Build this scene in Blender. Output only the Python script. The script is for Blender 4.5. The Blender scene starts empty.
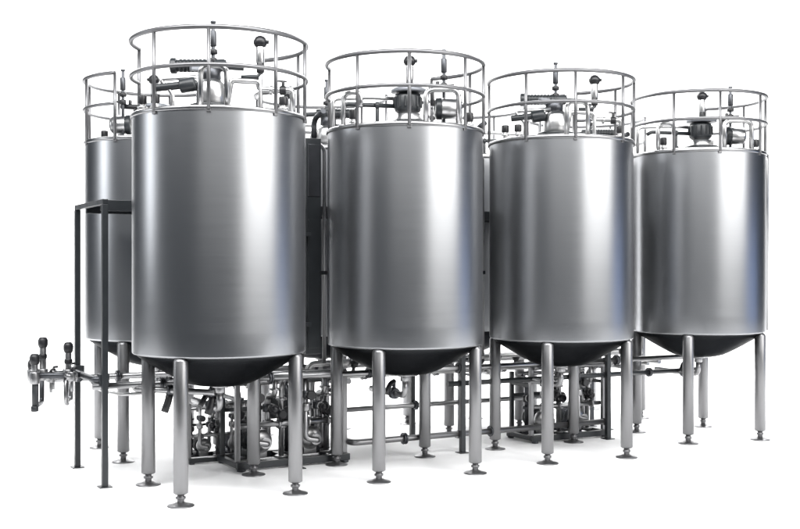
import bpy, bmesh, math, random
from mathutils import Vector, Matrix

rng = random.Random(4)
S = bpy.context.scene
C = S.collection
D = 2.4                      # tank diameter in metres, the unit of the layout
EYE = 1.293 * D

# ------------------------------------------------------------------ camera
cam_d = bpy.data.cameras.new('camera')
cam = bpy.data.objects.new('camera', cam_d)
C.objects.link(cam)
cam.location = (0, 0, EYE)
cam.rotation_euler = (math.radians(90), 0, 0)
cam_d.sensor_width = 36
cam_d.lens = 1091 / 800 * 36
cam_d.shift_y = 3.75 / 800
cam_d.clip_end = 300
S.camera = cam

# ------------------------------------------------------------------ dim studio air
W = bpy.data.worlds.new('World')
S.world = W
W.use_nodes = True
W.node_tree.nodes['Background'].inputs[0].default_value = (0.50, 0.70, 1.0, 1)
W.node_tree.nodes['Background'].inputs[1].default_value = 0.05


def area(name, loc, target, sx, sy, power, col=(1, 1, 1), spread=180):
    d = bpy.data.lights.new(name, 'AREA')
    d.shape = 'RECTANGLE'
    d.size, d.size_y, d.energy, d.color = sx, sy, power, col
    d.spread = math.radians(spread)
    o = bpy.data.objects.new(name, d)
    C.objects.link(o)
    o.location = loc
    o.rotation_euler = (Vector(target) - Vector(loc)).to_track_quat('-Z', 'Y').to_euler()
    return o


area('front_overhead_softbox', (0, 8.5, 12.5), (0, 14.5, 0), 30, 5, 6200)  # added lamp that whitens the floor in front of the tanks
area('rear_overhead_softbox', (0, 27.5, 13), (0, 24, 0), 28, 4, 5600)  # made-up overhead source, brightens the floor behind the tanks
area('backdrop_lamp', (0, 25.5, 14), (0, 33, 4), 30, 2.0, 3200)  # added light washing the sweep wall to white
area('right_softbox', (21.5, 2.8, 9.0), (0, 17, 3.6), 22, 8, 3700, (1, 0.985, 0.96))
area('front_softbox', (2.5, -8, 9.4), (0, 17, 3.6), 25, 6.0, 540, (1, 0.985, 0.96))  # broad fill added behind the camera to lift the shell mid-tones
area('blue_side_panel', (24, 18.0, 2.4), (0, 17, 2.6), 9, 4, 130, (0.34, 0.52, 1.0))  # added blue lamp standing in for bluish reflections of neighbouring tanks
area('left_softbox', (-20, 15.0, 7.4), (0, 16, 3.4), 4.0, 7.0, 600, (0.96, 0.98, 1.0))

S.view_settings.view_transform = 'Standard'
S.view_settings.look = 'None'
S.view_settings.exposure = 0
S.view_settings.gamma = 1
S.view_settings.use_curve_mapping = False

# ------------------------------------------------------------------ materials
MATS = {}


def mat(name, col, metallic=0.0, rough=0.4, aniso=0.0, vary=0.0, rvary=0.0, scale=(6, 6, 6), bump=0.0, bscale=40):
    m = bpy.data.materials.new(name)
    m.use_nodes = True
    nt = m.node_tree
    b = nt.nodes['Principled BSDF']
    b.inputs['Base Color'].default_value = (*col, 1)
    b.inputs['Metallic'].default_value = metallic
    b.inputs['Roughness'].default_value = rough
    tc = nt.nodes.new('ShaderNodeTexCoord')
    mp = nt.nodes.new('ShaderNodeMapping')
    mp.inputs['Scale'].default_value = scale
    nt.links.new(tc.outputs['Object'], mp.inputs[0])
    if vary or rvary:
        n = nt.nodes.new('ShaderNodeTexNoise')
        n.inputs['Scale'].default_value = 1
        n.inputs['Detail'].default_value = 5
        nt.links.new(mp.outputs[0], n.inputs['Vector'])
        if vary:
            r = nt.nodes.new('ShaderNodeMix')
            r.data_type = 'RGBA'
            r.inputs[6].default_value = (*[c * (1 - vary) for c in col], 1)
            r.inputs[7].default_value = (*[min(1, c * (1 + vary)) for c in col], 1)
            nt.links.new(n.outputs[0], r.inputs[0])
            nt.links.new(r.outputs[2], b.inputs['Base Color'])
        if rvary:
            q = nt.nodes.new('ShaderNodeMapRange')
            q.inputs[1].default_value, q.inputs[2].default_value = 0.3, 0.7
            q.inputs[3].default_value, q.inputs[4].default_value = rough - rvary, rough + rvary
            nt.links.new(n.outputs[0], q.inputs[0])
            nt.links.new(q.outputs[0], b.inputs['Roughness'])
    if aniso:
        b.inputs['Anisotropic'].default_value = aniso
        t = nt.nodes.new('ShaderNodeTangent')
        t.direction_type = 'RADIAL'
        t.axis = 'Z'
        nt.links.new(t.outputs[0], b.inputs['Tangent'])
    if bump:
        n2 = nt.nodes.new('ShaderNodeTexNoise')
        n2.inputs['Scale'].default_value = bscale
        n2.inputs['Detail'].default_value = 3
        nt.links.new(tc.outputs['Object'], n2.inputs['Vector'])
        bp = nt.nodes.new('ShaderNodeBump')
        bp.inputs['Strength'].default_value = bump
        bp.inputs['Distance'].default_value = 0.01
        nt.links.new(n2.outputs[0], bp.inputs['Height'])
        nt.links.new(bp.outputs[0], b.inputs['Normal'])
    MATS[name] = m
    return m


mat('brushed_steel', (0.335, 0.342, 0.355), 1, 0.33, vary=0.03, rvary=0.012, scale=(1.2, 1.2, 60), bump=0.10, bscale=1.3)
mat('rolled_steel', (0.34, 0.34, 0.345), 1, 0.34, vary=0.05, rvary=0.05)
mat('rail_steel', (0.19, 0.19, 0.195), 0.85, 0.42, vary=0.08, rvary=0.05)
mat('bright_pipe', (0.56, 0.56, 0.56), 1, 0.33, vary=0.04, rvary=0.06, scale=(9, 9, 9))
mat('satin_leg', (0.25, 0.25, 0.255), 0.95, 0.38, vary=0.10, rvary=0.06, scale=(14, 14, 3))
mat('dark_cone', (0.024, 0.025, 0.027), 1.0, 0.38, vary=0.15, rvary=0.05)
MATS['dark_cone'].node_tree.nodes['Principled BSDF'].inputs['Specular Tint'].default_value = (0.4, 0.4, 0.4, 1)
mat('black_plastic', (0.012, 0.012, 0.014), 0, 0.38, vary=0.2, rvary=0.06)
mat('black_paint', (0.022, 0.025, 0.028), 0, 0.36, vary=0.2, rvary=0.06)
mat('grey_paint', (0.20, 0.21, 0.23), 0.3, 0.42, vary=0.12, rvary=0.06)
mat('dark_steel', (0.08, 0.083, 0.09), 0.9, 0.38, vary=0.15, rvary=0.06)
mat('white_sweep', (0.92, 0.92, 0.92), 0, 0.7, vary=0.008, scale=(.4, .4, .4))

# ------------------------------------------------------------------ mesh helpers


def V(*a):
    return Vector(a)


def lathe(bm, prof, seg=48, axis_o=(0, 0, 0), axis=(0, 0, 1), cap=True):
    """revolve (radius, height) pairs about an axis"""
    z = Vector(axis).normalized()
    x = z.orthogonal().normalized()
    y = z.cross(x)
    o = Vector(axis_o)
    rings = []
    for r, h in prof:
        rings.append([bm.verts.new(o + z * h + (x * math.cos(2 * math.pi * k / seg) + y * math.sin(2 * math.pi * k / seg)) * max(r, 1e-4))
                      for k in range(seg)])
    for a, b in zip(rings, rings[1:]):
        for k in range(seg):
            f = bm.faces.new((a[k], a[(k + 1) % seg], b[(k + 1) % seg], b[k]))
            f.smooth = True
    if cap:
        bm.faces.new(list(reversed(rings[0])))
        bm.faces.new(rings[-1])


def cyl(bm, p, q, r, seg=20, bev=None):
    p, q = Vector(p), Vector(q)
    L = (q - p).length
    b = min(r * .22, L * .2) if bev is None else bev
    if b > 0:
        lathe(bm, [(r - b, 0), (r - b * .3, b * .3), (r, b), (r, L - b), (r - b * .3, L - b * .3), (r - b, L)], seg, p, q - p)
    else:
        lathe(bm, [(r, 0), (r, L)], seg, p, q - p)


def fillet(pts, rad, n=6):
    pts = [Vector(p) for p in pts]
    if len(pts) < 3 or rad <= 0:
        return pts
    out = [pts[0]]
    for a, b, c in zip(pts, pts[1:], pts[2:]):
        u, w = (a - b), (c - b)
        t = min(rad, u.length * .48, w.length * .48)
        p0, p1 = b + u.normalized() * t, b + w.normalized() * t
        for k in range(n + 1):
            s = k / n
            out.append(p0 * (1 - s) ** 2 + b * 2 * s * (1 - s) + p1 * s * s)
    out.append(pts[-1])
    return out


def tube(bm, pts, r, rad=0.0, seg=12, closed=False, flat=1.0):
    P = fillet(pts, rad) if not closed else [Vector(p) for p in pts]
    n = len(P)
    rings = []
    up = None
    for i in range(n):
        a = P[(i - 1) % n] if (closed or i > 0) else P[i]
        b = P[(i + 1) % n] if (closed or i < n - 1) else P[i]
        t = (b - a).normalized()
        if up is None:
            up = V(0, 0, 1) if abs(t.z) < .9 else V(1, 0, 0)
        up = (up - t * up.dot(t)).normalized()
        sd = t.cross(up)
        rings.append([bm.verts.new(P[i] + (sd * math.cos(2 * math.pi * k / seg) * flat + up * math.sin(2 * math.pi * k / seg)) * r)
                      for k in range(seg)])
    rng_ = range(n if closed else n - 1)
    for i in rng_:
        a, b = rings[i], rings[(i + 1) % n]
        for k in range(seg):
            f = bm.faces.new((a[k], a[(k + 1) % seg], b[(k + 1) % seg], b[k]))
            f.smooth = True
    if not closed:
        bm.faces.new(list(reversed(rings[0])))
        bm.faces.new(rings[-1])


def box(bm, lo, hi, bev=0.01):
    lo, hi = Vector(lo), Vector(hi)
    r = bmesh.ops.create_cube(bm, size=1)
    vs = r['verts']
    for v in vs:
        v.co = Vector([lo[i] + (v.co[i] + .5) * (hi[i] - lo[i]) for i in range(3)])
    if bev:
        es = list({e for v in vs for e in v.link_edges})
        bmesh.ops.bevel(bm, geom=es, offset=bev, segments=2, affect='EDGES', profile=.6)


def ball(bm, c, r, sz=1.0):
    lathe(bm, [(r * math.sin(math.pi * k / 12), -r * sz * math.cos(math.pi * k / 12)) for k in range(13)], 20, c, (0, 0, 1), cap=False)


CACHE = {}


def part(name, key, fn, m, parent=None):
    """one mesh object; the mesh data is shared when the key is known"""
    me = CACHE.get(key) if key else None
    if me is None:
        bm = bmesh.new()
        fn(bm)
        bmesh.ops.recalc_face_normals(bm, faces=bm.faces)
        me = bpy.data.meshes.new(name)
        bm.to_mesh(me)
        bm.free()
        me.materials.append(MATS[m])
        if key:
            CACHE[key] = me
    o = bpy.data.objects.new(name, me)
    C.objects.link(o)
    o.parent = parent
    return o


def thing(name, label, cat, loc, rz=0.0, group=None):
    o = bpy.data.objects.new(name, None)
    C.objects.link(o)
    o.location = loc
    o.rotation_euler = (0, 0, rz)
    o.empty_display_size = .3
    o['label'] = label
    o['category'] = cat
    if group:
        o['group'] = group
    return o


# ------------------------------------------------------------------ setting: white studio sweep
def sweep(bm):
    prof = [(11.5, 0), (14, 0), (18, 0), (25, 0)]
    r, y0 = 6.0, 27.0
    prof += [(y0 + r * math.sin(a), r - r * math.cos(a)) for a in [math.pi / 2 * k / 16 for k in range(17)]]
    prof += [(y0 + r, 14), (y0 + r, 24)]
    xs = [-17.5, -6, 6, 17.5]
    g = [[bm.verts.new((x, y, z)) for x in xs] for y, z in prof]
    for a, b in zip(g, g[1:]):
        for k in range(len(xs) - 1):
            f = bm.faces.new((a[k], a[k + 1], b[k + 1], b[k]))
            f.smooth = True


o = part('ground', None, sweep, 'white_sweep')
o['kind'] = 'structure'

# ------------------------------------------------------------------ layout
ROW = Vector((1.115, 0.609)) * D
RZ = math.atan2(ROW.y, ROW.x)
STEP = ROW.length
FRONT = [V(-1.054, 6.38), V(0.033, 7.040), V(1.130, 7.669), V(2.318, 8.48)]
BACK = [V(-1.715 + 1.115 * i, 7.737 + .609 * i) for i in range(4)]
Z_WB, Z_TOP, Z_RING, Z_MID = .803 * D, 2.173 * D, 2.596 * D, 2.392 * D
R = D / 2
RR = .505 * D
M_LOC = Matrix.Rotation(-RZ, 3, 'Z')


def L(x, y, z):
    """offset given along the picture axes of the front row -> tank axes"""
    return M_LOC @ Vector((x, y, z))


def pol(r, deg, z):
    """tank axes; 0 degrees = away from the aisle, growing towards +x"""
    a = math.radians(deg)
    return Vector((r * math.sin(a), -r * math.cos(a), z))


# ------------------------------------------------------------------ tank parts
def shell(bm):
    f = .028
    prof = [(R - f - .01, Z_WB - .004)]
    prof += [(R - f + f * math.sin(a), Z_WB + f - f * math.cos(a)) for a in [math.pi / 2 * k / 5 for k in range(6)]]
    n = 10
    prof += [(R, Z_WB + f + (Z_TOP - .05 - Z_WB - f) * k / n) for k in range(1, n + 1)]
    lathe(bm, prof, 128, cap=False)


def cone(bm):
    k = R - .05
    prof = [(k, Z_WB + .03), (k, Z_WB)]
    prof += [(k * q, Z_WB - h) for q, h in ((.985, .025), (.955, .055), (.91, .09), (.84, .14), (.74, .21), (.62, .29), (.50, .365), (.40, .42), (.30, .450), (.15, .464), (.01, .467))]
    lathe(bm, prof, 96, cap=False)


def rim(bm):
    z = Z_TOP
    lathe(bm, [(R - .02, z - .055), (R + .012, z - .055), (R + .022, z - .045), (R + .022, z - .008), (R + .012, z + .004), (R - .06, z + .004), (R - .06, z - .05)], 128, cap=False)


def dome(bm):
    lathe(bm, [(R - .055, Z_TOP - .02)] + [((R - .06) * math.cos(a), Z_TOP - .015 + .11 * math.sin(a)) for a in [math.pi / 2 * k / 10 for k in range(11)]], 96, cap=False)


def arc(a0, a1, r, z, n=64):
    return [pol(r, a0 + (a1 - a0) * k / n, z) for k in range(n + 1)]


GAP = 50          # half opening of the guard rail, towards the aisle
A0, A1 = -180 + GAP, 180 - GAP


def rail_end_loop(bm, z, r):
    tube(bm, arc(A0, A1, RR, z), r, seg=10)


def leg_mesh(bm):
    r = .097
    lathe(bm, [(r - .02, .16), (r, .175), (r, Z_WB - .04), (r - .012, Z_WB - .015), (r - .04, Z_WB + .004)], 28)


def stem_mesh(bm):
    lathe(bm, [(.045, .02), (.045, .17)], 16)
    lathe(bm, [(.065, .095), (.065, .125)], 6)


def foot_mesh(bm):
    lathe(bm, [(.172, 0), (.178, .005), (.172, .014), (.11, .026), (.065, .05)], 32)


def level_sensor(t, key, x, y, zb):
    """stem with a dark ball head"""
    p = part('level_sensor', key + 'ls', lambda bm: (cyl(bm, L(x, y, Z_TOP + .05), L(x, y, zb - .42), .03), cyl(bm, L(x, y, zb - .30), L(x, y, zb - .05), .06)), 'bright_pipe', t)
    part('sensor_head', key + 'lsh', lambda bm: (ball(bm, L(x, y, zb), .098, .95), cyl(bm, L(x - .02, y, zb + .02), L(x + .12, y, zb + .0), .028)), 'black_plastic', p)
    part('sensor_collar', key + 'lsc', lambda bm: cyl(bm, L(x, y, zb - .43), L(x, y, zb - .29), .055), 'black_plastic', p)


def spray_pipe(t, key, x, y, zt):
    """upright cleaning pipe with clamp and valve"""
    p = part('spray_pipe', key + 'sp', lambda bm: (cyl(bm, L(x, y, Z_TOP + .05), L(x, y, zt), .026), cyl(bm, L(x, y, zt - .34), L(x, y, zt - .12), .048), cyl(bm, L(x, y, zt - .015), L(x + .0, y, zt + .02), .04)), 'dark_steel', t)
    part('pipe_clamp', key + 'spc', lambda bm: (cyl(bm, L(x, y, zt - .45), L(x, y, zt - .38), .062), cyl(bm, L(x, y, zt - .58), L(x, y, zt - .50), .058), cyl(bm, L(x + .03, y, zt - .54), L(x + .16, y, zt - .53), .018)), 'black_plastic', p)


def gooseneck(t, key, p0, p1, ztop, r=.034, drop=None):
    a, b = L(*p0, Z_TOP - .01), L(*p1, Z_TOP - .01 if drop is None else drop)
    part('vent_pipe', key, lambda bm: (tube(bm, [a, (a.x, a.y, ztop), (b.x, b.y, ztop), b], r, .13, 14), cyl(bm, a + V(0, 0, -.0), a + V(0, 0, .02), r * 1.8)), 'bright_pipe', t)


def bolts(bm, c, r, n, s=.014, h=.03):
    for k in range(n):
        a = 2 * math.pi * k / n
        p = Vector(c) + V(r * math.cos(a), r * math.sin(a), 0)
        lathe(bm, [(s, -h), (s, h)], 6, p)


def top_kit_a(t):
    # manway neck with dark flange
    m = part('manway', 'A_man', lambda bm: lathe(bm, [(.21, Z_TOP), (.21, Z_TOP + .44), (.17, Z_TOP + .50), (.02, Z_TOP + .52)], 36, L(-.10, -.1, 0)), 'bright_pipe', t)
    part('manway_flange', 'A_manf', lambda bm: (lathe(bm, [(.30, Z_TOP + .10), (.31, Z_TOP + .11), (.31, Z_TOP + .15), (.30, Z_TOP + .16), (.20, Z_TOP + .165)], 36, L(-.10, -.1, 0)), bolts(bm, L(-.10, -.1, Z_TOP + .13), .265, 12)), 'black_paint', m)
    # agitator: gearbox, horizontal motor with fins, terminal box
    g = part('gearbox', 'A_gear', lambda bm: (lathe(bm, [(.13, Z_TOP + .5), (.15, Z_TOP + .52), (.15, Z_TOP + .66), (.11, Z_TOP + .70)], 28, L(-.12, -.08, 0)), cyl(bm, L(-.34, -.05, 5.63), L(-.12, -.05, 5.72), .07)), 'dark_steel', t)

    def motor(bm):
        cyl(bm, L(-.66, 0, 5.945), L(.10, 0, 5.945), .085, 28)
        for k in range(9):
            cyl(bm, L(-.56 + .055 * k, 0, 5.945), L(-.525 + .055 * k, 0, 5.945), .094, 28, 0)
        cyl(bm, L(-.69, 0, 5.945), L(-.60, 0, 5.945), .112, 28)
        cyl(bm, L(.08, 0, 5.935), L(.34, 0, 5.915), .045, 20)
    mo = part('motor', 'A_motor', motor, 'black_paint', g)
    part('terminal_box', 'A_term', lambda bm: (box(bm, L(-.30, -.13, 5.90) - V(.09, .05, .05), L(-.30, -.13, 5.90) + V(.09, .05, .05))), 'grey_paint', mo)
    # lower feed pump lying on its side
    part('feed_unit', 'A_feed', lambda bm: (cyl(bm, L(-.86, -.2, 5.60), L(-.28, -.2, 5.66), .055), cyl(bm, L(-.52, -.2, 5.62), L(-.30, -.2, 5.66), .10, 24)), 'black_paint', t)
    part('feed_pipe', 'A_feedp', lambda bm: tube(bm, [L(-.62, -.2, Z_TOP + .03), L(-.62, -.2, 5.52), L(-.80, -.2, 5.72), L(-.20, -.2, 5.76)], .03, .07), 'bright_pipe', t)
    gooseneck(t, 'A_goose', (-.07, -1.10), (.27, -1.08), 5.745, .036)
    # right hand header pipe with valves
    h = part('header_pipe', 'A_head', lambda bm: (tube(bm, [L(.08, .0, Z_TOP + .05), L(.16, .0, 5.74), L(.55, .0, 5.72), L(.55, .02, 5.62), L(1.02, .02, 5.60), L(1.02, .02, Z_TOP - .0)], .042, .06, 14), cyl(bm, L(.70, .02, 5.605), L(.74, .02, 5.60), .07)), 'bright_pipe', t)
    part('valve', 'A_hv', lambda bm: (cyl(bm, L(.84, .02, 5.60), L(.93, .02, 5.60), .066), cyl(bm, L(.885, .02, 5.60), L(.885, .02, 5.73), .022), box(bm, L(.87, .02, 5.73) - V(.07, .02, .012), L(.87, .02, 5.73) + V(.07, .02, .012), .006)), 'black_plastic', h)
    part('elbow', 'A_el', lambda bm: tube(bm, [L(.30, .0, 5.78), L(.57, .0, 5.79), L(.57, .0, 5.98)], .034, .06), 'black_paint', h)
    for i, (x, y) in enumerate(((-.98, -.45), (-.78, -.55), (.93, -.35))):
        n = part('nozzle', 'A_noz%d' % i, lambda bm: (cyl(bm, L(x, y, Z_TOP - .01), L(x, y, Z_TOP + .13), .04), cyl(bm, L(x, y, Z_TOP + .06), L(x, y, Z_TOP + .085), .07)), 'bright_pipe', t)
        part('nozzle_cap', 'A_nozc%d' % i, lambda bm: cyl(bm, L(x, y, Z_TOP + .12), L(x, y, Z_TOP + .24), .062), 'black_plastic', n)
    level_sensor(t, 'A_', .57, 0, 6.275)
    spray_pipe(t, 'A_', -.09, -.02, 6.55)


def top_kit_b(t):
    m = part('manway', 'B_man', lambda bm: lathe(bm, [(.22, Z_TOP), (.22, Z_TOP + .26), (.15, Z_TOP + .30)], 36, L(.06, 0, 0)), 'bright_pipe', t)
    part('manway_flange', 'B_manf', lambda bm: (lathe(bm, [(.29, Z_TOP + .10), (.31, Z_TOP + .115), (.31, Z_TOP + .15), (.29, Z_TOP + .165), (.21, Z_TOP + .17)], 36, L(.06, 0, 0)), bolts(bm, L(.06, 0, Z_TOP + .13), .265, 12)), 'black_paint', m)

    def drum(bm):
        lathe(bm, [(.15, Z_TOP + .28), (.20, Z_TOP + .32), (.21, Z_TOP + .36), (.21, Z_TOP + .54), (.19, Z_TOP + .58), (.12, Z_TOP + .60)], 32, L(.04, 0, 0))
        for k in range(14):
            a = 2 * math.pi * k / 14
            q = L(.04, 0, 0) + V(.215 * math.cos(a), .215 * math.sin(a), Z_TOP + .37)
            box(bm, q - V(.012, .012, 0), q + V(.012, .012, .16), .003)
    d = part('motor', 'B_drum', drum, 'black_paint', t)
    part('motor_flange', 'B_drumf', lambda bm: (lathe(bm, [(.27, Z_TOP + .60), (.28, Z_TOP + .61), (.28, Z_TOP + .65), (.25, Z_TOP + .67), (.08, Z_TOP + .70)], 32, L(.06, 0, 0)), bolts(bm, L(.06, 0, Z_TOP + .63), .235, 8)), 'grey_paint', d)
    h = part('header_pipe', 'B_head', lambda bm: (tube(bm, [L(-.98, -.1, 5.58), L(-.90, -.1, 5.63), L(-.12, 0, 5.61)], .036, .05), cyl(bm, L(-.46, -.05, 5.615), L(-.40, -.05, 5.615), .06)), 'black_paint', t)
    part('pipe_support', 'B_hs', lambda bm: (cyl(bm, L(-.43, -.05, Z_TOP), L(-.43, -.05, 5.60), .03), cyl(bm, L(-.43, -.05, Z_TOP + .06), L(-.43, -.05, Z_TOP + .16), .055)), 'black_paint', h)
    part('return_pipe', 'B_ret', lambda bm: tube(bm, [L(-1.12, .05, Z_TOP - .01), L(-1.12, .05, 5.73), L(-.55, .10, 5.76), L(-.12, .10, 5.74)], .032, .09), 'bright_pipe', t)
    gooseneck(t, 'B_gooseL', (-.92, -.72), (-.66, -.80), 5.70, .038, 5.50)
    gooseneck(t, 'B_gooseR', (.31, -.60), (.80, -.60), 5.77, .042)
    v = part('drum_vessel', 'B_ves', lambda bm: (lathe(bm, [(.02, -.02), (.12, 0), (.16, .04), (.16, .34), (.12, .38), (.02, .40)], 32, L(.45, -.1, 5.56), L(1, 0, 0)),), 'bright_pipe', t)
    part('vessel_band', 'B_vesb', lambda bm: (cyl(bm, L(.47, -.1, 5.56), L(.57, -.1, 5.56), .172, 32), box(bm, L(.62, -.1, Z_TOP + .02) - V(.14, .14, .04), L(.62, -.1, Z_TOP + .12) + V(.14, .14, .0))), 'black_paint', v)
    part('valve', 'B_vv', lambda bm: (cyl(bm, L(.36, -.1, 5.86), L(.66, -.1, 5.87), .045), cyl(bm, L(.42, -.1, 5.86), L(.42, -.1, 5.60), .03), cyl(bm, L(.50, -.1, 5.87), L(.50, -.1, 5.98), .03)), 'black_plastic', v)
    for i, (x, y) in enumerate(((-.78, -.55), (.98, -.25))):
        n = part('nozzle', 'B_noz%d' % i, lambda bm: (cyl(bm, L(x, y, Z_TOP - .01), L(x, y, Z_TOP + .13), .04), cyl(bm, L(x, y, Z_TOP + .06), L(x, y, Z_TOP + .085), .07)), 'bright_pipe', t)
        part('nozzle_cap', 'B_nozc%d' % i, lambda bm: cyl(bm, L(x, y, Z_TOP + .12), L(x, y, Z_TOP + .26), .062), 'black_plastic', n)
    level_sensor(t, 'B_', .07, 0, 6.31)
    spray_pipe(t, 'B_', .60, 0, 6.47)


def outlet(t):
    """valve and elbow under the cone"""
    z = .605 * D
    p = part('outlet_pipe', 'outlet', lambda bm: (cyl(bm, (0, 0, z + .03), (0, 0, z - .10), .075), lathe(bm, [(.12, z - .02), (.12, z + .02)], 24), tube(bm, [(0, 0, z - .08), (0, 0, z - .32), (0, .7, z - .32), (0, 1.15, z - .32)], .05, .12)), 'rolled_steel', t)
    part('outlet_valve', 'outletv', lambda bm: (cyl(bm, (0, .30, z - .32), (0, .42, z - .32), .09), cyl(bm, (0, .36, z - .32), (0, .36, z - .14), .03)), 'dark_steel', p)
    part('valve_handle', 'outleth', lambda bm: tube(bm, [(0, .36, z - .13), (-.10, .30, z - .16), (-.20, .26, z - .30)], .04, .05), 'black_plastic', p)


POSTS = [A0, -64, -26, 18, 55, 92, A1]


def make_tank(loc, rz, kit, label, legs, group):
    t = thing('storage_tank', label, 'tank', (loc.x * D, loc.y * D, 0), rz, group)
    part('shell', 'shell', shell, 'brushed_steel', t)
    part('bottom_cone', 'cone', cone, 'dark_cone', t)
    part('top_rim', 'rim', rim, 'rolled_steel', t)
    part('top_dome', 'dome', dome, 'rolled_steel', t)
    for a in legs:
        p = pol(.470 * D, a, 0)
        lg = part('leg', 'leg', leg_mesh, 'satin_leg', t)
        lg.location = p
        part('adjuster_stem', 'stem', stem_mesh, 'rail_steel', lg)
        part('foot_plate', 'foot', foot_mesh, 'satin_leg', lg)
    g = part('top_rail', 'toprail', lambda bm: rail_end_loop(bm, Z_RING, .033), 'rail_steel', t)
    part('mid_rail', 'midrail', lambda bm: rail_end_loop(bm, Z_MID, .029), 'rail_steel', t)
    for a in POSTS:
        q = part('rail_post', 'post', lambda bm: (tube(bm, [(0, 0, Z_TOP - .05), (0, 0, Z_RING)], .026), box(bm, (-.03, -.01, Z_TOP - .09), (.03, .026, Z_TOP - .01), .006)), 'rail_steel', t)
        q.location = pol(RR, a, 0)
        q.rotation_euler = (0, 0, math.radians(a))
    kit(t)
    outlet(t)
    return t


lbl_f = ['front row stainless steel tank at the row end, beside the valve manifold',
         'stainless steel front row tank, next after the end tank by the valve manifold',
         'stainless steel front row tank, third counted from the valve manifold',
         'stainless steel front row tank with an upright conduit, farthest from the valve manifold']
lbl_b = ['stainless steel tank in the back row, behind the platform posts and valve manifold',
         'back row tank glimpsed between the first and second front tanks from the manifold',
         'back row tank glimpsed between the second and third front tanks from the manifold',
         'back row tank mostly hidden, glimpsed beside the front tank with the conduit']
deg = math.degrees(RZ)
leg_world = [[-17, 75, 163, -107], [-20, 70, 163, -107], [-19, 63, 160, -107], [-24, 58, 160, -107]]
fronts, backs = [], []
for i in range(4):
    fronts.append(make_tank(FRONT[i], RZ, (top_kit_a, top_kit_b)[i % 2], lbl_f[i], [a - deg for a in leg_world[i]], 'stainless steel tanks'))
for i in range(4):
    backs.append(make_tank(BACK[i], RZ + math.pi, (top_kit_b, top_kit_a)[i % 2], lbl_b[i], [-45, 45, 135, -135], 'stainless steel tanks'))

# conduit on the last front tank
cd = part('conduit', 'conduit', lambda bm: tube(bm, [pol(R + .085, 64, Z_WB + .02), pol(R + .085, 64, Z_TOP - .1), pol(R + .085, 64, Z_TOP + .02)], .05), 'rolled_steel', fronts[3])
for z in (Z_WB + .3, Z_WB + 1.6, Z_TOP - .3):
    part('bracket', None, lambda bm: tube(bm, [pol(R - .01, 64, z), pol(R + .1, 64, z)], .03), 'rolled_steel', cd)

# ------------------------------------------------------------------ aisle between the rows
AO = (FRONT[0] + BACK[0]) * .5 * D


def aisle_thing(name, label, cat, x=0, y=0, group=None):
    p = Matrix.Rotation(RZ, 2) @ Vector((x, y)) + AO
    return thing(name, label, cat, (p.x, p.y, 0), RZ, group)


ZD = 1.70 * D
pf = aisle_thing('service_platform', 'dark raised service platform on slim posts in the aisle between the tank rows', 'platform')
X_POSTS = [s * STEP for s in (-.48, .5, 1.48, 2.5)]
part('deck', None, lambda bm: box(bm, (X_POSTS[0] + .041, -.42, ZD - .03), (X_POSTS[-1] - .041, .42, ZD + .012)), 'black_paint', pf)
for sy in (-1, 1):
    part('side_beam', None, lambda bm: box(bm, (X_POSTS[0] + .041, sy * .455 - .03, ZD - .14), (X_POSTS[-1] - .041, sy * .455 + .03, ZD + .02)), 'black_paint', pf)
for x in X_POSTS:
    part('cross_beam', None, lambda bm: box(bm, (x - .04, -.92, ZD - .07), (x + .04, .92, ZD + .005)), 'black_paint', pf)
    for sy in (-1, 1):
        q = part('post', 'ppost', lambda bm: (box(bm, (-.042, -.042, 0.012), (.042, .042, ZD - .07), .008)), 'black_paint', pf)
        q.location = (x, sy * .88, 0)
        if x > X_POSTS[0]:
            q.location = (x, sy * .86, 0)
        part('base_plate', 'pbase', lambda bm: box(bm, (-.09, -.09, 0), (.09, .09, .014), .004), 'black_paint', q)

# dark boxes added to darken the gaps between tanks, bracketed to the platform posts
blocker_label = ['dark upright cable duct between the first and second front tanks from the manifold',
              'dark upright cable duct between the second and third front tanks from the manifold',
              'dark upright cable duct between the third front tank and the tank with the conduit']
for i, s in enumerate((.5, 1.48, 2.5)):
    x = s * STEP
    t = aisle_thing('cable_duct', blocker_label[i], 'duct', x + .30, -.66, 'cable ducts')
    part('duct', 'duct', lambda bm: (box(bm, (-.13, -.10, 1.75), (.13, .10, 5.15), .012)), 'black_paint', t)
    part('cover_plate', 'ductc', lambda bm: box(bm, (-.10, -.115, ZD + .15), (.10, -.099, 5.05), .006), 'dark_steel', t)
    part('cover_plate', 'ductd', lambda bm: box(bm, (-.10, -.115, 1.85), (.10, -.099, ZD - .2), .006), 'black_paint', t)
    for z in (2.2, 3.6):
        part('bracket', 'ductb%d' % z, lambda bm: box(bm, (-.34, -.24, z), (-.10, -.101, z + .06), .004), 'black_paint', t)
    part('cable_tube', 'ductq', lambda bm: tube(bm, [(.22, -.02, 1.6), (.22, -.02, 5.0), (.12, -.02, 5.08)], .03, .06), 'rolled_steel', t)
    part('cable_tube_clip', 'ductr', lambda bm: box(bm, (.125, -.05, 3.0), (.26, .02, 3.06), .004), 'black_paint', t)
    part('conduit', 'ductp', lambda bm: tube(bm, [(.05, 0, 5.14), (.05, 0, 5.45), (.05, -.35, 5.55)], .045, .12), 'dark_steel', t)

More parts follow.
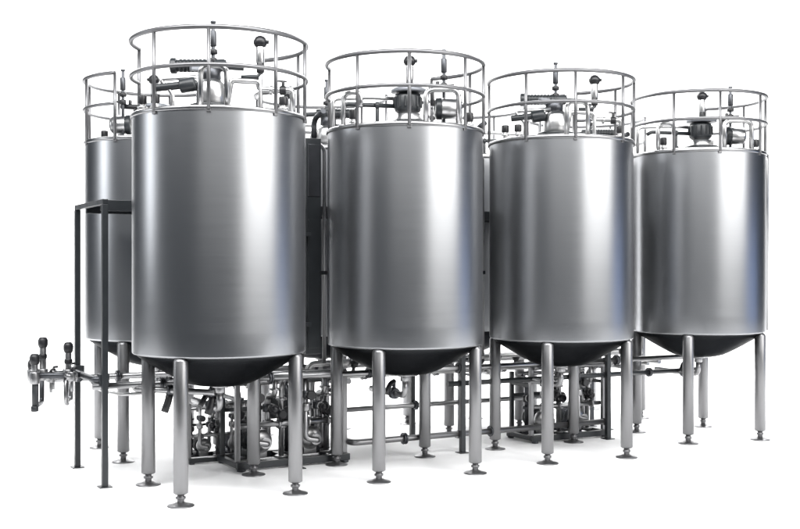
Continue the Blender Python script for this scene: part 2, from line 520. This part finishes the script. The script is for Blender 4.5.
# long process pipes through the aisle, carried by the posts
X0, X1 = X_POSTS[0], X_POSTS[-1]
runs = [('long steel process pipe under the platform, fixed to the front posts at tank outlet height', -.78, 1.42, .048, 'rolled_steel', X0 - .15, X1 + 2.6),
        ('dark process pipe under the platform, fixed to the front posts below the steel pipe', -.78, 1.16, .045, 'black_paint', 1.4 * STEP, X1 + 2.2),
        ('long steel process pipe fixed to the rear platform posts', .78, 1.40, .05, 'rolled_steel', X0 - .4, X1 + 1.8),
        ('low steel process pipe near the floor along the front platform posts', -.78, .31, .05, 'satin_leg', .8 * STEP, X1 + .1),
        ('steel process pipe at knee height along the rear platform posts', .78, .62, .045, 'rolled_steel', .6 * STEP, X1 + .1)]
for lb, y, z, r, m, xa, xb in runs:
    t = aisle_thing('process_pipe', lb, 'pipe')
    part('pipe', None, lambda bm: tube(bm, [(xa, y, z), (xb, y, z)] if z > .5 else [(xa + .06, y + .34, z), (xa + .06, y, z), (xb, y, z)], r, .12), m, t)
    for x in X_POSTS:
        if xa < x < xb:
            part('pipe_clamp', None, lambda bm: (cyl(bm, (x - .04, y, z), (x + .04, y, z), r * 1.25), box(bm, (x - .03, min(y, y + .06 * (1 if y > 0 else -1)), z - .03), (x + .03, max(y, y + .06 * (1 if y > 0 else -1)), z + .03), .004)), 'dark_steel', t)
    for k in range(int((xb - xa) / 1.7)):
        xx = xa + 1.0 + 1.7 * k
        part('flange', None, lambda bm: (cyl(bm, (xx - .03, y, z), (xx - .004, y, z), r * 1.9), cyl(bm, (xx + .004, y, z), (xx + .03, y, z), r * 1.9)), 'dark_steel', t)

# ------------------------------------------------------------------ end manifold
mf = aisle_thing('valve_manifold', 'cluster of pipes, loops and valves with black heads at the end of the tank rows', 'valve manifold', X0, 0)
ZM = 1.52
part('header', None, lambda bm: (tube(bm, [(.0, -.78, ZM), (-.12, -.78, ZM), (-.12, .78, ZM), (.0, .78, ZM)], .05, .1), tube(bm, [(-.12, 0, ZM), (-.75, 0, ZM + .02)], .045), tube(bm, [(-.12, .45, ZM), (-.80, .45, ZM - .02)], .045)), 'dark_steel', mf)
for sy in (-.785, .785):
    part('post_clamp', None, lambda bm: box(bm, (-.07, sy - .085, ZM - .08), (.07, sy + .085, ZM + .08)), 'black_paint', mf)
for i, (x, y, zt) in enumerate(((-.80, 0.0, 1.78), (-.60, .45, 1.99), (-.28, .2, 1.92), (-.75, .45, 1.66))):
    tall = zt > 1.7
    v = part('valve', None, lambda bm: (cyl(bm, (x, y, ZM - .10), (x, y, ZM + .08), .075), cyl(bm, (x, y, ZM + .05), (x, y, zt - .03), .048 if tall else .03)), 'rolled_steel', mf)
    part('valve_head', None, lambda bm: (lathe(bm, [(.03, -.09), (.06, -.07), (.072, -.025), (.072, .035), (.052, .075), (.02, .085)], 20, (x, y, zt)), cyl(bm, (x, y, zt - .24), (x, y, zt - .17), .06) if tall else None), 'black_plastic', v)
for i, (x, y) in enumerate(((-.78, .22), (-.35, .25))):
    part('loop_pipe', None, lambda bm: tube(bm, [(x, y - .22, ZM), (x, y - .22, ZM - .42), (x + .16, y + .2, ZM - .42), (x + .16, y + .2, ZM)], .036, .1), 'dark_steel' if i == 0 else 'rolled_steel', mf)
for i, (x, y, z) in enumerate(((-.30, -.15, ZM), (-.55, .12, ZM - .03), (-.20, .45, ZM + .02), (-.45, .45, ZM - .02))):
    v = part('sample_valve', None, lambda bm: (cyl(bm, (x, y, z - .07), (x, y, z + .07), .06), cyl(bm, (x - .08, y, z), (x + .08, y, z), .05), cyl(bm, (x, y, z - .22), (x, y, z - .06), .022), cyl(bm, (x - .055, y, z - .02), (x - .035, y, z + .02), .07)), 'rolled_steel', mf)
    part('valve_lever', None, lambda bm: tube(bm, [(x, y, z + .07), (x, y - .03, z + .12), (x + .03, y - .14, z + .13)], .018, .03), 'black_plastic', v)
part('cross_pipe', None, lambda bm: tube(bm, [(-.70, -.02, ZM), (-.70, .20, ZM - .05), (-.62, .46, ZM)], .035, .1), 'rolled_steel', mf)
part('drain_spout', None, lambda bm: (tube(bm, [(-.80, 0, ZM), (-.80, 0, ZM - .48)], .04), cyl(bm, (-.80, 0, ZM - .50), (-.80, 0, ZM - .42), .055)), 'black_paint', mf)
part('hose', None, lambda bm: tube(bm, [(-.1, -.3, ZM), (0, -.45, ZM - .18), (.35, -.7, ZM - .26), (.75, -.74, ZM - .20), (.95, -.78, ZM - .02)], .026, .2), 'bright_pipe', mf)

# outlet branch of the end tank towards the manifold
ob = aisle_thing('branch_pipe', 'short steel branch pipe with hanging black handles under the end tank of the front row', 'pipe', 0, 0)
a_ = Matrix.Rotation(-RZ, 2) @ (V(-1.60 * D, 6.58 * D) - AO)
b_ = Matrix.Rotation(-RZ, 2) @ (FRONT[0] * D - AO)
zb = 1.36
part('pipe', None, lambda bm: (tube(bm, [(a_.x, -.78, zb + .06), (a_.x, a_.y, zb), (b_.x - .06, b_.y, zb)], .045, .12)), 'rolled_steel', ob)
for k, s in enumerate((.42, .92)):
    q = a_.lerp(b_, s)
    h = part('valve', None, lambda bm: (cyl(bm, (q.x - .05, q.y, zb), (q.x + .05, q.y, zb), .08), ), 'dark_steel', ob)
    part('handle', None, lambda bm: tube(bm, [(q.x, q.y, zb - .05), (q.x - .03, q.y - .02, zb - .16), (q.x - .09, q.y - .04, zb - .30)], .055, .05), 'black_plastic', h)


# ------------------------------------------------------------------ pump skids
def pump_skid(label, x, y, variant):
    t = aisle_thing('pump_skid', label, 'pump', x, y, 'pump skids in the aisle')
    k = 'skid%d_' % variant
    fr = part('skid_frame', None, lambda bm: [box(bm, a, b, .008) for a, b in (((-.85, -.42, .03), (.85, -.34, .13)), ((-.85, .34, .03), (.85, .42, .13)), ((-.85, -.335, .04), (-.77, .335, .12)), ((.77, -.335, .04), (.85, .335, .12)), ((-.05, -.335, .04), (.05, .335, .12)))], 'black_paint', t)
    for sx in (-.78, .78):
        for sy in (-.38, .38):
            part('foot', None, lambda bm: cyl(bm, (sx, sy, 0), (sx, sy, .035), .06), 'dark_steel', fr)
    # two pumps with motors
    for i, px in enumerate((-.40, .36)):
        def motor(bm):
            cyl(bm, (px, .02, .36), (px, .36, .36), .15, 28)
            for q in range(7):
                cyl(bm, (px, .06 + .04 * q, .36), (px, .072 + .04 * q, .36), .17, 28, 0)
            box(bm, (px - .14, .05, .125), (px + .14, .32, .22))
            box(bm, (px - .07, .10, .50), (px + .07, .26, .60))
        part('motor', None, motor, 'grey_paint' if i else 'black_paint', t)
        p = part('pump', None, lambda bm: (lathe(bm, [(.05, 0), (.15, .01), (.17, .04), (.17, .12), (.14, .15), (.07, .16)], 28, (px, -.17, .36), (0, 1, 0)), cyl(bm, (px, -.34, .36), (px, -.15, .36), .05), cyl(bm, (px, -.34, .36), (px, -.31, .36), .085), box(bm, (px - .1, -.12, .125), (px + .1, .0, .24))), 'rolled_steel', t)
        part('discharge_pipe', None, lambda bm: (tube(bm, [(px + .12, -.1, .38), (px + .12, -.1, .75), (px + .12, -.1, 1.02), (px + .12, -.36, 1.05), (px + .12, -.36, 1.32)], .042, .09), cyl(bm, (px + .12, -.1, .62), (px + .12, -.1, .66), .08), cyl(bm, (px + .12, -.36, 1.12), (px + .12, -.36, 1.15), .08)), 'rolled_steel', p)
        part('suction_pipe', None, lambda bm: (tube(bm, [(px, -.33, .36), (px, -.40, .36), (px - .2, -.40, .40), (px - .2, -.40, 1.30)], .042, .08), cyl(bm, (px - .2, -.40, .80), (px - .2, -.40, .92), .075)), 'rolled_steel', p)
        v = part('valve', None, lambda bm: (cyl(bm, (px + .12, -.1, .78), (px + .12, -.1, .90), .075), cyl(bm, (px + .12, -.1, .84), (px + .12, -.26, .84), .03)), 'dark_steel', t)
        part('valve_head', None, lambda bm: (cyl(bm, (px + .12, -.25, .84), (px + .12, -.36, .84), .075), ball(bm, (px + .12, -.36, .84), .06)), 'black_plastic', v)
        v = part('valve', None, lambda bm: (cyl(bm, (px - .2, -.40, 1.0), (px - .2, -.40, 1.10), .08), cyl(bm, (px - .2, -.40, 1.05), (px - .2, -.56, 1.05), .028)), 'dark_steel', t)
        part('valve_head', None, lambda bm: cyl(bm, (px - .2, -.55, 1.05), (px - .2, -.64, 1.05), .07), 'black_plastic', v)
    part('top_header', None, lambda bm: (tube(bm, [(-.80, -.36, 1.34), (.80, -.36, 1.34)], .05), tube(bm, [(-.78, .2, 1.18), (.76, .2, 1.18)], .042), cyl(bm, (0, -.36, 1.34), (.06, -.36, 1.34), .09), cyl(bm, (-.5, .2, 1.18), (-.44, .2, 1.18), .08)), 'rolled_steel', t)
    for sx in (-.81, .81):
        part('upright', None, lambda bm: box(bm, (sx - .035, -.34, .125), (sx + .035, -.27, 1.36)), 'satin_leg', t)
        part('upright', None, lambda bm: box(bm, (sx - .035, .27, .125), (sx + .035, .34, 1.22)), 'black_paint', t)
        part('crossbar', None, lambda bm: box(bm, (sx - .028, -.275, .98), (sx + .028, .275, 1.04)), 'black_paint', t)
    for i, (px, py, zt) in enumerate(((-.66, .05, 1.16), (-.12, -.2, 1.30), (.10, .12, 1.16), (.64, -.05, 1.30), (.72, .2, 1.16))):
        c = part('stand_pipe', None, lambda bm: (tube(bm, [(px, py, .12), (px, py, zt - .12), (px, py + (.2 - py if zt < 1.2 else -.36 - py) * .9, zt)], .04, .1), cyl(bm, (px, py, .12), (px, py, .15), .09), cyl(bm, (px, py, .55), (px, py, .61), .078), cyl(bm, (px, py, .95), (px, py, .99), .078)), 'rolled_steel' if i % 2 else 'dark_steel', t)
        part('actuator', None, lambda bm: (cyl(bm, (px, py, .68), (px, py, .80), .07), cyl(bm, (px, py, .74), (px - .04, py - .12, .76), .03), lathe(bm, [(.03, 0), (.07, .01), (.075, .09), (.05, .13)], 18, (px - .04, py - .11, .76), (-.2, -1, .1))), 'black_plastic', c)
    cn = part('filter_canister', None, lambda bm: lathe(bm, [(.06, .16), (.12, .20), (.13, .24), (.13, .86), (.115, .93), (.05, .97)], 28, (.62, .18, 0)), 'rolled_steel', t)
    part('canister_clamp', None, lambda bm: cyl(bm, (.62, .18, .80), (.62, .18, .84), .15), 'dark_steel', cn)
    for q in (0, 2.1, 4.2):
        part('canister_leg', None, lambda bm: cyl(bm, (.62 + .09 * math.cos(q), .18 + .09 * math.sin(q), .12), (.62 + .09 * math.cos(q), .18 + .09 * math.sin(q), .30), .018), 'dark_steel', cn)
    part('low_header', None, lambda bm: (tube(bm, [(-.76, -.26, .62), (.76, -.26, .62)], .042), [cyl(bm, (q, -.26, .62), (q + .035, -.26, .62), .075) for q in (-.55, -.2, .25, .55)]), 'rolled_steel', t)
    part('control_box', None, lambda bm: (box(bm, (-.12, .22, .62), (.22, .36, .95), .012), box(bm, (-.09, .205, .65), (.19, .222, .92), .006)), 'black_paint', t)
    part('control_box_bracket', None, lambda bm: box(bm, (-.79, .28, .76), (-.119, .32, .82), .004), 'black_paint', t)
    return t


pump_skid('skid of pumps, pipes and valves below the gap between first and second front tanks', .50 * STEP, -.26, 0).scale = (1.12, 1.12, 1.08)
sk = pump_skid('smaller skid of pumps and valves behind the end tank, by the rear row', .72, .52, 2)
sk.scale = (.7, .7, .7)
pump_skid('pump skid of motors, pipes and valves beneath the third tank from the manifold', 2.28 * STEP, -.25, 1)

# ------------------------------------------------------------------ pipe rack through the aisle
pr = aisle_thing('pipe_rack', 'rack of three bright steel pipes with valves running along the aisle under the platform', 'pipe rack', 0, .25)
xa, xb = .72 * STEP, 3.05 * STEP
for k, (y, z, r) in enumerate(((-.12, 1.30, .045), (.06, 1.50, .05), (.20, 1.24, .04))):
    e = -.28 if k == 1 else 0
    p = part('rack_pipe', None, lambda bm: tube(bm, [(xa, y, z - .5), (xa, y, z), (xb + e, y, z), (xb + e, y - .5, z)], r, .14), 'bright_pipe', pr)
    for q in range(5):
        x = xa + .5 + 1.45 * q + .31 * k
        if x > xb - .5:
            continue
        part('flange', None, lambda bm: (cyl(bm, (x - .05, y, z), (x - .01, y, z), r * 1.8), cyl(bm, (x - .02, y, z), (x + .02, y, z), r * 1.3), cyl(bm, (x + .01, y, z), (x + .05, y, z), r * 1.8)), 'rolled_steel', p)
        if (q + k) % 2 == 0:
            part('valve_head', None, lambda bm: (cyl(bm, (x + .25, y, z), (x + .25, y - .05, z + .16), .03), lathe(bm, [(.03, 0), (.065, .01), (.07, .08), (.04, .11)], 18, (x + .25, y - .045, z + .14), (0, -.3, 1))), 'black_plastic', p)
for s_ in (.86, 1.75, 2.75):
    x = s_ * STEP
    st = part('rack_stand', None, lambda bm: (box(bm, (x - .03, -.23, .012), (x + .03, -.17, 1.42), .004), box(bm, (x - .03, .27, .012), (x + .03, .33, 1.42), .004), box(bm, (x - .025, -.18, 1.16), (x + .025, .28, 1.20), .004), box(bm, (x - .025, -.18, 1.40), (x + .025, .28, 1.45), .004)), 'dark_steel', pr)
    for y in (-.20, .30):
        part('base_plate', None, lambda bm: box(bm, (x - .07, y - .07, 0), (x + .07, y + .07, .013), .003), 'dark_steel', st)
